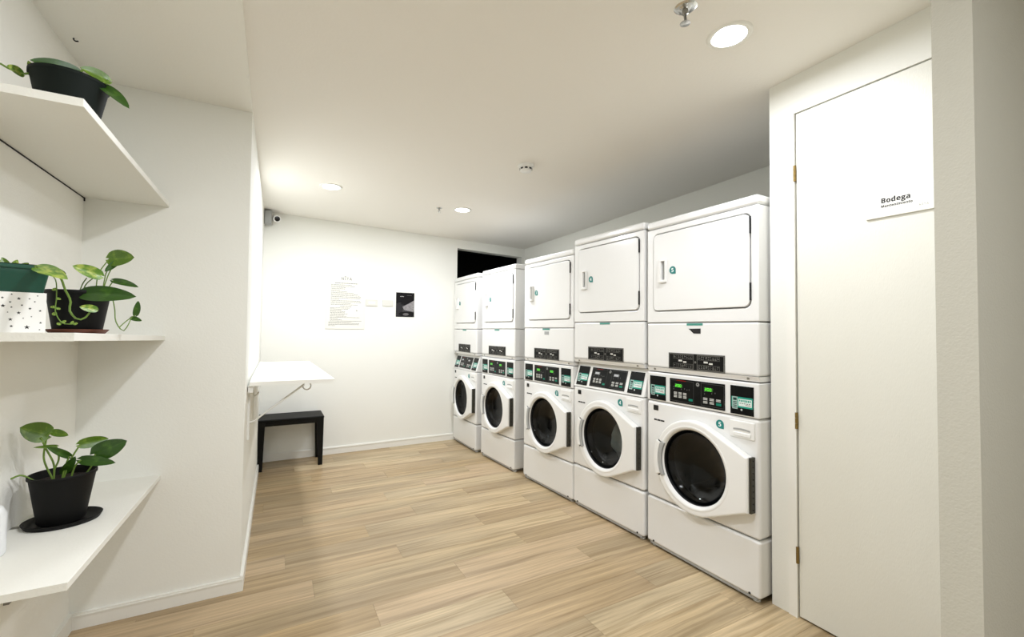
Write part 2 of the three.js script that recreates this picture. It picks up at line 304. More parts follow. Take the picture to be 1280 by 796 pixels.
// --- washer
const DC = [X(.372), .58], DR = .260, GR = .216;
function cut(ga, gb) { const a = new Brush(ga), b = new Brush(gb); a.updateMatrixWorld(); b.updateMatrixWorld(); const e = new Evaluator(); e.useGroups = false; return e.evaluate(a, b, SUBTRACTION).geometry; }
const cabinetGeo = cut(rb(-W / 2, W / 2, .313, .903, -D, 0, .016, 4), new THREE.CylinderGeometry(.232, .232, .9, 48).rotateX(Math.PI / 2).translate(DC[0], DC[1], -.05));
const doorGeo = (() => {
  const px = .325, py = .137, d = Math.hypot(px, py), th = Math.atan2(py, px), k = Math.acos(DR / d), s = new THREE.Shape();
  const top = th + k;
  s.moveTo(px, -py); s.lineTo(px, py); s.lineTo(DR * Math.cos(top), DR * Math.sin(top));
  s.absarc(0, 0, DR, top, 2 * Math.PI - top, false); s.lineTo(px, -py);
    const g = new THREE.ExtrudeGeometry(s, { depth: .026, bevelEnabled: true, bevelThickness: .012, bevelSize: .012, bevelOffset: -.012, bevelSegments: 4, curveSegments: 40 }); g.translate(0, 0, .014);
  return cut(g, new THREE.CylinderGeometry(GR + .004, GR + .004, .3, 64).rotateX(Math.PI / 2));
})();
function washer(slant) {
  const t = new THREE.Group();
  mesh('inner_frame', bx(-W / 2 + .03, W / 2 - .03, .045, .33, -D + .02, -.045), M.enamel, t);
  mesh('lower_panel', rb(-W / 2, W / 2, .026, .306, -D, 0, .014, 4), M.enamel, t);
  mesh('kick_strip', rb(-W / 2 + .02, W / 2 - .02, .012, .04, -D + .02, -.006, .004, 2), M.plasticGrey, t);
  for (const s of [-1, 1]) { const sc = new THREE.CylinderGeometry(.006, .006, .004, 12).rotateX(Math.PI / 2); mesh('screw', sc, M.gapDark, t, [s * (W / 2 - .055), .038, .0005]); }
  for (const s of [-1, 1]) mesh('levelling_foot', lathe([[.0001, .0], [.018, 0], [.018, .006], [.008, .012], [.008, .03]], 16), M.plasticWhite, t, [s * (W / 2 - .04), 0, -.035]);
  mesh('cabinet', cabinetGeo, M.enamel, t);
  mesh('inner_rail', bx(-W / 2 + .03, W / 2 - .03, .89, .92, -D + .02, -.06), M.enamel, t);
  const c = new THREE.Group(); c.name = 'console'; t.add(c);
  const y0 = .907, y1 = 1.084, h = y1 - y0, dz = slant ? .052 : 0;
  if (slant) {
    const sh = new THREE.Shape(); sh.moveTo(0, y0); sh.lineTo(-dz, y1); sh.lineTo(-D, y1); sh.lineTo(-D, y0); sh.lineTo(0, y0);
    const g = new THREE.ExtrudeGeometry(sh, { depth: W - .008, bevelEnabled: true, bevelThickness: .004, bevelSize: .004, bevelOffset: -.004, bevelSegments: 2 }); g.rotateY(-Math.PI / 2); g.translate(W / 2 - .004, 0, 0); mesh('console_housing', g, M.enamel, c);
  } else mesh('console_housing', rb(-W / 2, W / 2, y0, y1, -D, 0, .008, 3), M.enamel, c);
  const f = new THREE.Group(); f.name = 'console_front'; // face plates, tilted with the console (kept at part level below)
  const ang = Math.atan2(dz, h);
  const put = (name, m, u0, u1, v0, v1, mat, off = .0015, parent = t) => {
    const w = u1 - u0, hh = v1 - v0, cy = (v0 + v1) / 2 - y0; const g = new THREE.BoxGeometry(w, hh, .004);
    const o = mesh(name, g, mat, parent); o.position.set(X((u0 + u1) / 2), y0 + cy, -dz * cy / h + off); o.rotation.x = -ang; return o;
  };
  t.remove(c); for (const k of [...c.children]) t.add(k);
  const cp = put('control_panel', 0, .182, .545, .920, 1.060, T.control);
  put('card_reader', 0, .027, .150, .916, 1.062, T.reader); put('card_reader', 0, .577, .702, .916, 1.062, T.reader);
  const k = slant ? 'white' : 'green';
  for (const [u, v] of [[-.118, .030], [.082, .030]]) mesh('display', new THREE.BoxGeometry(.056, .022, .001), DISP[k], cp, [u, v, .0026]);
  // detergent drawer
  const dr = mesh('detergent_drawer', rb(X(.572), X(.708), .795, .884, -.01, .006, .006, 3), M.plasticWhite, t);
  mesh('drawer_pull', (() => { const s = new THREE.Shape(); s.moveTo(-.045, .005); s.quadraticCurveTo(0, .013, .045, .005); s.lineTo(.045, -.003); s.quadraticCurveTo(0, .003, -.045, -.003); return ext(s, .003).translate(X(.64), .838, .0045); })(), M.plasticGrey, dr);
  mesh('drawer_lip', rb(X(.595), X(.69), .806, .826, .003, .011, .004, 2), M.plasticWhite, dr);
  mesh('logo_plate', rb(X(.054), X(.092), .848, .880, 0, .002, .0008, 1), M.blackGloss, t);
  mesh('model_label', [[.058, .022], [.084, .024], [.112, .026]].map(([u, w]) => bx(X(u), X(u + w), .786, .795, 0, .0012)), M.gapDark, t);
  // door
  const d = new THREE.Group(); d.name = 'door'; d.position.set(DC[0], DC[1], 0); t.add(d);
  mesh('door_ring', doorGeo, M.plasticWhite, d);
  mesh('glass_bezel', lathe([[GR - .012, .030], [GR - .008, .046], [GR + .004, .054], [GR + .014, .052], [GR + .022, .046], [GR + .012, .04], [GR - .004, .03], [GR - .012, .030]], 64).rotateX(Math.PI / 2), M.plasticWhite, d);
  mesh('gasket', lathe([[GR - .004, .034], [GR - .012, .034], [GR - .016, .0], [GR - .016, -.05], [GR - .006, -.05], [GR - .004, .034]], 56).rotateX(Math.PI / 2), M.gasket, d);
  const bowl = []; for (let i = 0; i <= 10; i++) { const a = i / 10; bowl.push([Math.max(.0001, (GR - .014) * Math.cos(a * Math.PI / 2)), .02 - .075 * Math.sin(a * Math.PI / 2)]); }
  mesh('glass', lathe(bowl, 56).rotateX(Math.PI / 2), M.glass, d);
  const sector = (r0, r1, a0, a1, z0, t_) => { const s = new THREE.Shape(); s.absarc(0, 0, r1, R(a0), R(a1), false); s.absarc(0, 0, r0, R(a1), R(a0), true); return ext(s, t_, .003, 16).translate(0, 0, z0); };
  const hd = mesh('door_handle', sector(GR + .019, DR + .005, 157, 202, .026, .030), M.plasticWhite, d);
  mesh('handle_grip', sector(GR - .008, GR + .017, 153, 206, .048, .008), M.plasticGrey, hd);
  for (const a of [155.5, 203.5]) mesh('handle_joint', sector(GR + .018, DR - .004, a - .9, a + .9, .046, .005), M.gapDark, hd);
  mesh('hinge', rb(.322, .336, -.137, .137, .0, .036, .002, 1), M.hingeStrip, d);
  const pin = new THREE.CylinderGeometry(.0035, .0035, .006, 8).rotateZ(Math.PI / 2);
  for (let i = 0; i < 9; i++) mesh('hinge_pin', pin, M.gapDark, d, [.3365, -.12 + i * .03, .02]);
  // drum with lifters
  mesh('drum', [lathe([[.218, -.02], [.226, -.06], [.226, -.46], [.0001, -.47]], 48).rotateX(Math.PI / 2).translate(DC[0], DC[1], 0)], M.drum, t);
  mesh('drum_lifter', [0, 1, 2].map(i => { const g = rb(-.02, .02,   .176, .222, -.44, -.08, .012, 2); g.rotateZ(i * 2.094 + .5); g.translate(DC[0], DC[1], 0); return g; }), M.drum, t);
  return t;
}
// --- dryer (origin at its own base, y = 1.09 of the stack)
function dryer() {
  const t = new THREE.Group(), Y = 1.09, y = v => v - Y;
  mesh('inner_frame', bx(-W / 2 + .03, W / 2 - .03, .02, .93, -D + .01, -.06), M.enamel, t);
  mesh('base_lip', (() => { const s = new THREE.Shape(); s.moveTo(0, .026); s.lineTo(-.012, 0); s.lineTo(-D, 0); s.lineTo(-D, .026); const g = new THREE.ExtrudeGeometry(s, { depth: W - .004, bevelEnabled: false }); g.rotateY(-Math.PI / 2); g.translate(W / 2 - .002, 0, 0); return g; })(), M.enamel, t);
  for (const s of [-1, 1]) mesh('screw', new THREE.CylinderGeometry(.006, .006, .006, 12).rotateX(Math.PI / 2), M.steel, t, [s * (W / 2 - .06), .014, -.004]);
  mesh('lower_panel', rb(-W / 2, W / 2, .027, y(1.390), -D, 0, .012, 4), M.enamel, t);
  // front frame with the door opening
  const fs = rrShape(-W / 2, W / 2, y(1.394), y(1.982), .006), hole = rrShape(X(.050), X(.690), y(1.462), y(1.950), .036); fs.holes.push(new THREE.Path(hole.getPoints(10).reverse()));
  mesh('cabinet', [ext(fs, .040, .005).translate(0, 0, -.045), rb(-W / 2, W / 2, y(1.394), y(1.982), -D, -.040, .004, 2)], M.enamel, t);
  mesh('top_cover', rb(-W / 2 - .001, W / 2 + .001, y(1.986), y(2.035), -D, .004, .016, 4), M.enamel, t);
  const d = mesh('door', (() => ext(rrShape(X(.056), X(.684), y(1.468), y(1.944), .032), .012, .004, 10).translate(0, 0, -.010))(), M.enamel, t);
  const h = mesh('handle', (() => { const s = rrShape(X(.103), X(.163), y(1.637), y(1.776), .008); const q = rrShape(X(.128), X(.157), y(1.655), y(1.768), .006); s.holes.push(new THREE.Path(q.getPoints(6).reverse())); return ext(s, .016, .004, 6).translate(0, 0, .004); })(), M.plasticWhite, d);
  mesh('handle_recess', bx(X(.126), X(.159), y(1.653), y(1.77), .0062, .0074), M.plasticGrey, h);
  for (const v of [1.885, 1.545]) mesh('hinge', rb(X(.6860), X(.6915), y(v) - .045, y(v) + .045, -.004, .009, .002, 1), M.gapDark, t);
  mesh('brand_strip', rb(X(.302), X(.408), y(1.374), y(1.387), -.001, .0015, .0006, 1), new THREE.MeshStandardMaterial({ color: 0x3c8f80, roughness: .4 }), t);
  mesh('instruction_plaque', plate(.372, .095, .003), T.plaque, t, [X(.359), y(1.165), .001]);
  return t;
}
const washFlat = washer(false), washSlant = washer(true), dryProto = dryer();
const machines = [ // xL, zL, xR, zR, height scale, sloped console
  [1.966, -5.088, 1.970, -4.415, .967, true],
  [1.992, -4.328, 2.021, -3.642, .970, false],
  [2.040, -3.502, 2.074, -2.797, .977, false],
  [2.077, -2.790, 2.106, -2.082, 1.008, true],
  [2.114, -2.062, 2.123, -1.330, 1.0, false],
];
const place = ['next to the back wall', 'between machines one and three', 'in the middle of the row', 'with grey laundry behind its glass', 'next to the storeroom door'];
const place2 = ['next to the back wall under the dark opening', 'with bare steel side gap beside machine three', 'in the middle of the row', 'with a ceiling lamp mirrored in its door', 'next to the storeroom door'];
machines.forEach(([xl, zl, xr, zr, sy, slant], i) => {
  const n = i + 1, len = Math.hypot(xr - xl, zr - zl), th = -Math.atan2(zr - zl, xr - xl);
  const bm = badgeMat(n);
  const w = (slant ? washSlant : washFlat).clone(); w.name = numbered('front_load_washer'); scene.add(w);
  w.position.set((xl + xr) / 2, 0, (zl + zr) / 2); w.rotation.y = th; w.scale.set(len / W, sy, 1);
  w.userData = { label: `white front-load washer with teal number ${n} badge, ${place[i]}`, category: 'washer', group: 'front-load washers in the row' };
  mesh('number_badge', BADGE, bm, w, [X(.514), .845, .0005]);
  const d = dryProto.clone(); d.name = numbered('tumble_dryer'); scene.add(d);
  d.position.set((xl + xr) / 2, 1.09 * sy, (zl + zr) / 2); d.rotation.y = th; d.scale.set(len / W, sy, 1);
  d.userData = { label: `white tumble dryer with number ${n} badge stacked on washer ${n}, ${['by the back wall', 'second from the back wall', 'middle of the row', 'second from the storeroom door', 'by the storeroom door'][i]}`, category: 'dryer', group: 'tumble dryers stacked on the washers' };
  mesh('number_badge', BADGE, bm, d, [X(.206), 1.709 - 1.09, .0066]);
  if (n === 5) mesh('warning_sticker', (() => { const s = new THREE.Shape(); s.moveTo(X(.315), 1.356 - 1.09); s.lineTo(X(.395), 1.357 - 1.09); s.lineTo(X(.395), 1.328 - 1.09); s.lineTo(X(.350), 1.328 - 1.09); return ext(s, .0012).translate(0, 0, .0002); })(), M.gapDark, d);
  if (n === 3) mesh('warning_sticker', bx(X(.330), X(.395), 1.333 - 1.09, 1.362 - 1.09, 0, .0012), M.plasticGrey, d);
  shadows(w); shadows(d);
  if (n === 4) { // laundry behind the glass
    const g = new THREE.SphereGeometry(.148, 48, 32), p = g.attributes.position;
    for (let j = 0; j < p.count; j++) { const x = p.getX(j), y = p.getY(j), z = p.getZ(j), f = 1 + .35 * (fbm(x * 14 + 9, y * 14 + z * 11, 3) - .5) + .12 * Math.sin(x * 40 + 8 * fbm(y * 9, z * 9)); p.setXYZ(j, x * f * .8, y * f * 1.15, z * f * 1.3); }
    g.computeVertexNormals();
    const l = mesh('laundry_load', g, new THREE.MeshStandardMaterial({ color: 0xe2e2d8, roughness: .95 }));
    const v = new THREE.Vector3(DC[0] + .045, DC[1] - .025, -.255); w.updateMatrixWorld(); v.applyMatrix4(w.matrixWorld); l.position.copy(v); l.rotation.y = th;
    tag(l, 'crumpled grey white laundry inside the drum of washer 4', 'laundry');
  }
});

// ---------------------------------------------------------------- folding table on the left wall
{
  const t = thing('folding_table', 'white wall-mounted folding table with steel brackets above black bench', 'table', [-.105, 0, -3.6]);
  const y1 = 1.036, th = .022, s = new THREE.Shape();
  // plan: x along the depth, z along the wall
  const top = prism([[.004, .775], [.442, .775], [.410, -.86], [.018, -.86]], y1 - th, y1);
  mesh('tabletop', top, M.laminate, t);
  mesh('wall_rail', bx(-.004, .02, y1 - .06, y1 - th, -.84, .76), M.whiteMetal, t);
  for (const z of [.66, .02]) {
    const b = mesh('bracket', [bx(-.008, .004, .70, y1 - .03, z - .015, z + .015), bx(.0, .29, y1 - th - .012, y1 - th, z - .012, z + .012)], M.whiteMetal, t);
    if (z < .1) { mesh('brace', tube([[.004, .86, z], [.02, .866, z], [.034, .885, z]], .005, 10, 8), M.whiteMetal, b); continue; }
    mesh('brace', tube([[0, .795, z], [.025, .80, z], [.06, .828, z], [.27, .988, z], [.283, .998, z]], .0055, 30, 8), M.whiteMetal, b);
    mesh('release_ring', new THREE.TorusGeometry(.022, .0035, 8, 24).translate(.298, .988, z), M.chrome, b);
  }
}
// ---------------------------------------------------------------- bench
{
  const t = thing('low_bench', 'small black plastic bench under the folding table', 'bench', [.186, 0, -4.88]);
  const hw = .287, hz = .172;
  mesh('seat', rb(-hw, hw, .455, .478, -hz, hz, .010, 3), M.benchBlack, t);
  mesh('apron', [bx(-hw + .012, hw - .012, .415, .457, hz - .025, hz - .008), bx(-hw + .012, hw - .012, .415, .457, -hz + .008, -hz + .025), bx(-hw + .008, -hw + .022, .415, .457, -hz + .02, hz - .02), bx(hw - .022, hw - .008, .415, .457, -hz + .02, hz - .02)], M.benchBlack, t);
  for (const sx of [-1, 1]) for (const sz of [-1, 1]) {
    const s = new THREE.Shape(); s.moveTo(sx * (hw - .004), .458); s.lineTo(sx * (hw - .064), .458); s.lineTo(sx * (hw - .048), 0); s.lineTo(sx * (hw - .010), 0); s.lineTo(sx * (hw - .004), .458);
    const g = ext(s, .032, .003); g.translate(0, 0, sz > 0 ? hz - .038 : -hz + .006); mesh('leg', g, M.benchBlack, t);
  }
}
// ---------------------------------------------------------------- back wall items
function onBack(x, y, off = 0) { return [x, y, backZ(x) + off]; }
const backTurn = Math.atan2(.0178, 1);
{
  const w = .402, h = .603;
  const tex = canvas(804, 1206, (c, W_, H_) => {
    c.fillStyle = '#e6e5dc'; c.fillRect(0, 0, W_, H_); nitaLogo(c, 296, 132, 82, '#1c1c1b');
    const r = rng(31); const bar = (x, y, len, hgt, col) => { c.fillStyle = col; let px = x; while (px < x + len) { const wl = 10 + r() * 34; c.fillRect(px, y + r() * 2, Math.min(wl, x + len - px), hgt); px += wl + 8; } };
    bar(170, 196, 480, 12, '#55544f');
    const lens = [430, 500, 300, 290, 180, 330, 470, 560, 600, 640, 620, 180, 620, 640, 420, 560];
    lens.forEach((l, i) => bar(90, 236 + i * 29, l, 9, '#5a5953'));
    bar(280, 708, 240, 12, '#55544f');
    [400, 380, 240, 320, 300, 360, 300, 340, 620, 160, 240, 660, 480, 640, 640, 140].forEach((l, i) => bar(80 - (i > 11 ? 30 : 0), 744 + i * 26, l, 9, '#5a5953'));
    c.fillStyle = '#77766f'; c.fillRect(620, 790, 26, 12); c.fillRect(630, 802, 18, 12);
  });
  const n = thing('notice_board', 'tall white printed notice headed by a small logo on back wall', 'notice', onBack(.70, 1.634), backTurn);
  mesh('board', rb(-w / 2, w / 2, -h / 2, h / 2, 0, .006, .0015, 1), new THREE.MeshStandardMaterial({ color: 0xe6e5dc, roughness: .4 }), n);
  mesh('print', new THREE.PlaneGeometry(w - .008, h - .008), new THREE.MeshStandardMaterial({ map: tex, roughness: .5 }), n, [0, 0, .0065]);
}
for (const [x0, x1, y0, y1, label, k] of [[.912, 1.036, 1.594, 1.668, 'white wall plate with rocker switches touching the notice edge', 3], [1.094, 1.212, 1.598, 1.668, 'white blank wall plate beside the dark poster', 0]]) {
  const s = thing('wall_plate', label, 'switch', onBack((x0 + x1) / 2, (y0 + y1) / 2), backTurn), w = x1 - x0, h = y1 - y0;
  mesh('cover', rb(-w / 2, w / 2, -h / 2, h / 2, 0, .012, .003, 2), M.switchPlate, s);
  if (k) for (let i = 0; i < k; i++) mesh('rocker', rb(-.036 + i * .026, -.014 + i * .026, -.014, .014, .009, .0125, .001, 1), M.trim, s); else mesh('insert', rb(-.045, .045, -.02, .02, .009, .0115, .001, 1), M.trim, s);
}
{
  const w = .214, h = .282;
  const tex = canvas(428, 564, (c, W_, H_) => {
    c.fillStyle = '#0f0e0f'; c.fillRect(0, 0, W_, H_);
    const r = rng(44);
    c.fillStyle = '#2c2b2c'; c.beginPath(); c.moveTo(0, 250); c.lineTo(200, 290); c.lineTo(428, 180); c.lineTo(428, 564); c.lineTo(0, 564); c.fill();
    c.fillStyle = '#8f8c8c'; c.beginPath(); c.moveTo(150, 330); c.lineTo(300, 250); c.lineTo(428, 170); c.lineTo(428, 440); c.lineTo(320, 430); c.lineTo(190, 400); c.fill();
    for (let i = 0; i < 500; i++) { const x = 150 + r() * 278, y = 180 + r() * 270; if (y < 340 - (x - 150) * .5) continue; const g = 110 + r() * 90 | 0; c.fillStyle = `rgba(${g},${g},${g},.35)`; c.fillRect(x, y, 6 + r() * 30, 2 + r() * 5); }
    c.fillStyle = '#121112'; c.beginPath(); c.ellipse(250, 500, 190, 60, 0, 0, 7); c.fill(); c.fillStyle = '#6d6b6a'; c.beginPath(); c.ellipse(230, 505, 70, 30, 0, 0, 7); c.fill();
    for (let i = 0; i < 300; i++) { const g = 20 + r() * 60 | 0; c.fillStyle = `rgba(${g},${g},${g},.5)`; c.fillRect(r() * 428, 240 + r() * 320, 3 + r() * 20, 2 + r() * 4); }
    c.fillStyle = '#b9b7b3'; for (let i = 0; i < 5; i++) c.fillRect(92 + i * 18, 78 + r() * 6, 12, 16); c.fillStyle = '#5c5a58'; c.fillRect(250, 58, 120, 8); for (let i = 0; i < 4; i++) c.fillRect(46 + i * 18, 244, 12, 10);
  });
  const n = thing('dark_poster', 'small dark poster with grey diagonal shape on the back wall', 'poster', onBack(1.355, 1.622), backTurn);
  mesh('backing', bx(-w / 2, w / 2, -h / 2, h / 2, 0, .004), M.blackPlastic, n);
  mesh('print', new THREE.PlaneGeometry(w - .002, h - .002), new THREE.MeshPhysicalMaterial({ map: tex, roughness: .65, specularIntensity: .3 }), n, [0, 0, .0045]);
}
{ // security camera on the left wall, high in the back corner
  const t = thing('security_camera', 'small white security camera with junction box high in back corner', 'camera', [-.088, 2.44, -4.98]);
  mesh('junction_box', rb(0, .062, -.075, .055, -.055, .055, .008, 3), M.plasticGrey, t);
  mesh('mount_arm', rod([.055, -.01, 0], [.088, -.01, .012], .012), M.plasticWhite, t);
  const b = mesh('camera_body', (() => { const g = lathe([[.0001, -.035], [.03, -.035], [.036, -.028], [.036, .022], [.032, .03], [.0001, .03]], 28); g.rotateX(Math.PI / 2); g.rotateX(.25); g.rotateY(.25); g.translate(.103, -.012, .022); return g; })(), M.plasticWhite, t);
  mesh('lens', (() => { const g = lathe([[.0001, .034], [.024, .034], [.026, .028], [.0001, .028]], 24); g.rotateX(Math.PI / 2); g.rotateX(.25); g.rotateY(.25); g.translate(.103, -.012, .022); return g; })(), M.blackGloss, b);
}
// ---------------------------------------------------------------- ceiling fittings
function sprinkler(x, z, s, label) {
  const t = thing('fire_sprinkler', label, 'sprinkler', [x, ceilY(x, z), z], .5, 'ceiling sprinklers'); t.scale.setScalar(s);
  mesh('escutcheon', lathe([[.0001, -.012], [.018, -.012], [.022, -.006], [.03, -.008], [.038, -.003], [.042, 0]], 36), M.chrome, t);
  mesh('frame_body', [lathe([[.011, -.010], [.011, -.026], [.0001, -.027]], 18), tube([[.009, -.024, 0], [.016, -.036, 0], [.010, -.05, 0], [.003, -.056, 0]], .0025, 14, 6), tube([[-.009, -.024, 0], [-.016, -.036, 0], [-.010, -.05, 0], [-.003, -.056, 0]], .0025, 14, 6)], M.steel, t);
  mesh('glass_bulb', rod([0, -.026, 0], [0, -.05, 0], .0025), M.gapDark, t);
  mesh('deflector', lathe([[.0001, -.056], [.006, -.056], [.018, -.06], [.019, -.062], [.0001, -.064]], 24), M.chrome, t);
}
sprinkler(1.323, -1.105, 1.0, 'chrome fire sprinkler beside the downlight at the storeroom door');
sprinkler(1.374, -3.99, .7, 'small chrome fire sprinkler beside the downlight near the back wall');
{
  const x = 1.574, z = -2.70, t = thing('smoke_detector', 'round white smoke detector on the ceiling', 'smoke detector', [x, ceilY(x, z), z]);
  mesh('base', lathe([[.056, .002], [.056, -.012], [.052, -.016], [.044, -.02]], 40), M.plasticWhite, t);
  mesh('chamber', lathe([[.044, -.018], [.042, -.04], [.036, -.048], [.0001, -.050]], 40), M.plasticWhite, t);
  for (let i = 0; i < 8; i++) { const a = i * Math.PI / 4 + .3; mesh('vent', bx(-.010, .010, -.036, -.025, .040, .0445).rotateY(a), M.gapDark, t); }
}
{
  const t = thing('ceiling_hook', 'tiny dark hook in the low ceiling above the plants', 'hook', [-.707, 2.463, -2.314]);
  mesh('hook', tube([[0, .002, 0], [0, -.006, 0], [.006, -.010, 0], [.014, -.008, 0]], .0026, 16, 6), M.gapDark, t);
}

// ---------------------------------------------------------------- plant shelves
function shelf(label, yFar, yNear, th, z1) {
  const t = thing('wall_shelf', label, 'shelf', [-.758, yNear - th, z1], 0, 'white plant shelves');
  const L = 2.655 + z1, s = new THREE.Shape(); // side profile (z,y)
  s.moveTo(0, 0); s.lineTo(0, th); s.lineTo(L, th + yFar - yNear); s.lineTo(L, yFar - yNear); s.lineTo(0, 0);
  const g = new THREE.ExtrudeGeometry(s, { depth: .306, bevelEnabled: true, bevelThickness: .001, bevelSize: .001, bevelOffset: -.001, bevelSegments: 1 }); g.rotateY(Math.PI / 2); g.translate(.001, 0, 0); boxUV(g);
  mesh('board', g, M.shelf, t);
  return t;
}
const topS = shelf('white wall shelf above the others holding one dark pot', 1.937, 1.937, .022, -1.553);
const midS = shelf('white wall shelf with star planter and black pot', 1.293, 1.318, .022, -1.548);
const lowS = shelf('wide worn white wall shelf with one black pot', .632, .672, .020, -1.563);
mesh('bracket', bx(0, .014, -.24, -.02, -.58, -.53), M.steel, lowS);
mesh('bracket', bx(.0, .22, -.012, -.0, -.57, -.54), M.steel, lowS);
mesh('gap_shade_strip', bx(0, .004, -.0035, -.0005, -1.095, -.2), M.gapDark, topS);  // dark strip painted in for the shaded gap between shelf and wall
mesh('gap_shade_end', bx(.002, .006, -.016, .0, -1.100, -1.094), M.gapDark, topS);  // short upright end of the same painted gap shade
const shelfY = (S, z) => S[0] + (S[1] - S[0]) * ((z + 2.655) / 1.1);

// ---------------------------------------------------------------- plants
const leafTex = [[[42, 78, 14], [74, 112, 32]], [[74, 106, 18], [122, 148, 48]], [[88, 128, 40], [166, 180, 84]]].map(([a, b], k) => dataTex(256, 128, (u, v) => {
  const s = Math.abs(v - .5) * 2; let n = fbm(u * 5 + k * 9, v * 4 + k * 5, 4);
  const vein = Math.pow(Math.max(0, Math.cos((u * 9 - s * 3.2) * Math.PI)), 24) * .35; const mid = s < .05 ? .5 : 0;
  let f = Math.max(0, Math.min(1, (n - (k === 2 ? .40 : .52)) * 3.2)); f = Math.min(1, f + vein * .5 + mid * .5);
  return [0, 1, 2].map(i => a[i] + (b[i] - a[i]) * f);
}, true));
const leafMat = leafTex.map(t => new THREE.MeshPhysicalMaterial({ map: t, roughness: .38, side: THREE.DoubleSide }));
const stemMat = new THREE.MeshStandardMaterial({ color: 0x6c8a35, roughness: .6 }), darkStem = new THREE.MeshStandardMaterial({ color: 0x39421f, roughness: .6 }), soilMat = wallMat(0x2a2018, .006, 14, 1);
const CAM = new THREE.Vector3(0, 1.335, 0);
// heart leaf from base point to tip, given width; face turned up and into the room
function leaf(parent, o, [bxx, by, bz, tx, ty, tz, w, kind], up = .18, name = 'leaf') {
  const B = new THREE.Vector3(bxx, by, bz), Tp = new THREE.Vector3(tx, ty, tz), d = Tp.clone().sub(B), L = d.length(); d.normalize();
  let n = new THREE.Vector3(.42, .0, .88).addScaledVector(new THREE.Vector3(0, 1, 0), up); n.addScaledVector(d, -n.dot(d)).normalize();
  const s = new THREE.Vector3().crossVectors(d, n), nu = 10, nv = 6, pos = [], uv = [], idx = [];
  for (let i = 0; i <= nu; i++) { const t = i / nu, h = Math.pow(Math.max(t, .0), .42) * Math.pow(1 - t, .72) * 2.1 + (i === 0 ? .12 : 0);
    for (let j = 0; j <= nv; j++) { const v = j / nv * 2 - 1, a = t - .16 * v * v * Math.pow(1 - t, 3), fold = -.16 * (1 - Math.abs(v)) * w * h + .0, droop = -.10 * L * t * t + .05 * L * Math.sin(t * Math.PI);
      const p = B.clone().addScaledVector(d, a * L).addScaledVector(s, v * h * w / 2 * .98).addScaledVector(n, fold + droop).sub(o); pos.push(p.x, p.y, p.z); uv.push(t, j / nv); } }
  for (let i = 0; i < nu; i++) for (let j = 0; j < nv; j++) { const a = i * (nv + 1) + j, b = a + nv + 1; idx.push(a, b, a + 1, a + 1, b, b + 1); }
  const g = new THREE.BufferGeometry(); g.setAttribute('position', new THREE.Float32BufferAttribute(pos, 3)); g.setAttribute('uv', new THREE.Float32BufferAttribute(uv, 2)); g.setIndex(idx); g.computeVertexNormals();
  return mesh(name, g, leafMat[kind], parent);
}
function stem(parent, o, pts, r, mat = stemMat) { return mesh('stem', tube(pts.map(p => [p[0] - o.x, p[1] - o.y, p[2] - o.z]), r, 18, 6), mat, parent); }
function potGeo(rb_, rt, h, wall = .004) { return lathe([[.0001, 0], [rb_ - .004, 0], [rb_, .004], [rt - .003, h - .012], [rt + .001, h - .01], [rt + .001, h], [rt - wall, h], [rb_ - wall + .002, .01], [.0001, .01]], 56); }
function plant(name, label, pos, leaves, stems, { potMat, rb: r0, rt, h, pot, stemR = .0026, up }) {
  const t = thing(name, label, 'plant', pos), o = new THREE.Vector3(...pos);
  mesh('pot', pot || potGeo(r0, rt, h), potMat, t);
  if (!pot) mesh('soil', lathe([[.0001, h - .022], [rt * .5, h - .02], [rt - .008, h - .026]], 32), soilMat, t);
  for (const s of stems) stem(t, o, s, stemR);
  for (const l of leaves) leaf(t, o, l, up);
  return t;
}
// lower shelf
{
  const z = -2.12, x = -.632, y = shelfY([.632, .672], z) + .001;
  const sc = thing('plant_saucer', 'black saucer under the black pot on worn shelf', 'saucer', [x + .004, y - .003, z]);
  mesh('dish', lathe([[.0001, .004], [.088, .004], [.1, .018], [.103, .017], [.094, 0], [.0001, 0]], 56), M.blackPlastic, sc); sc.rotation.x = -.036;
  plant('potted_pothos', 'pothos with broad plain leaves in black tapered pot on saucer', [x, y + .005, z],
    [[-.668, .961, -2.1, -.726, .997, -2.07, .07, 1], [-.658, .97, -2.1, -.613, .958, -2.08, .026, 1], [-.647, .92, -2.1, -.679, .933, -2.04, .012, 1], [-.612, .88, -2.1, -.651, .928, -2.05, .024, 0], [-.626, .826, -2.1, -.589, .88, -2.07, .03, 0], [-.585, .919, -2.1, -.515, .925, -2.13, .04, 1], [-.544, .88, -2.1, -.457, .919, -2.08, .068, 0], [-.581, .864, -2.1, -.482, .855, -2.05, .036, 0]],
    [[[-.65, .80, -2.1], [-.651, .857, -2.1], [-.67, .909, -2.1], [-.683, .955, -2.09]], [[-.65, .80, -2.1], [-.676, .877, -2.1], [-.675, .921, -2.1], [-.668, .961, -2.1], [-.658, .97, -2.1]], [[-.629, .79, -2.1], [-.626, .826, -2.1], [-.613, .88, -2.1]], [[-.629, .79, -2.1], [-.608, .868, -2.1], [-.585, .919, -2.1]], [[-.607, .80, -2.1], [-.595, .847, -2.1], [-.581, .864, -2.1]], [[-.575, .80, -2.1], [-.551, .844, -2.1], [-.544, .88, -2.1]], [[-.70, .81, -2.1], [-.728, .834, -2.09], [-.748, .828, -2.08]], [[-.649, .84, -2.1], [-.639, .875, -2.1], [-.647, .92, -2.1]]],
    { potMat: M.blackPlastic, rb: .062, rt: .088, h: .166, stemR: .0028 });
}
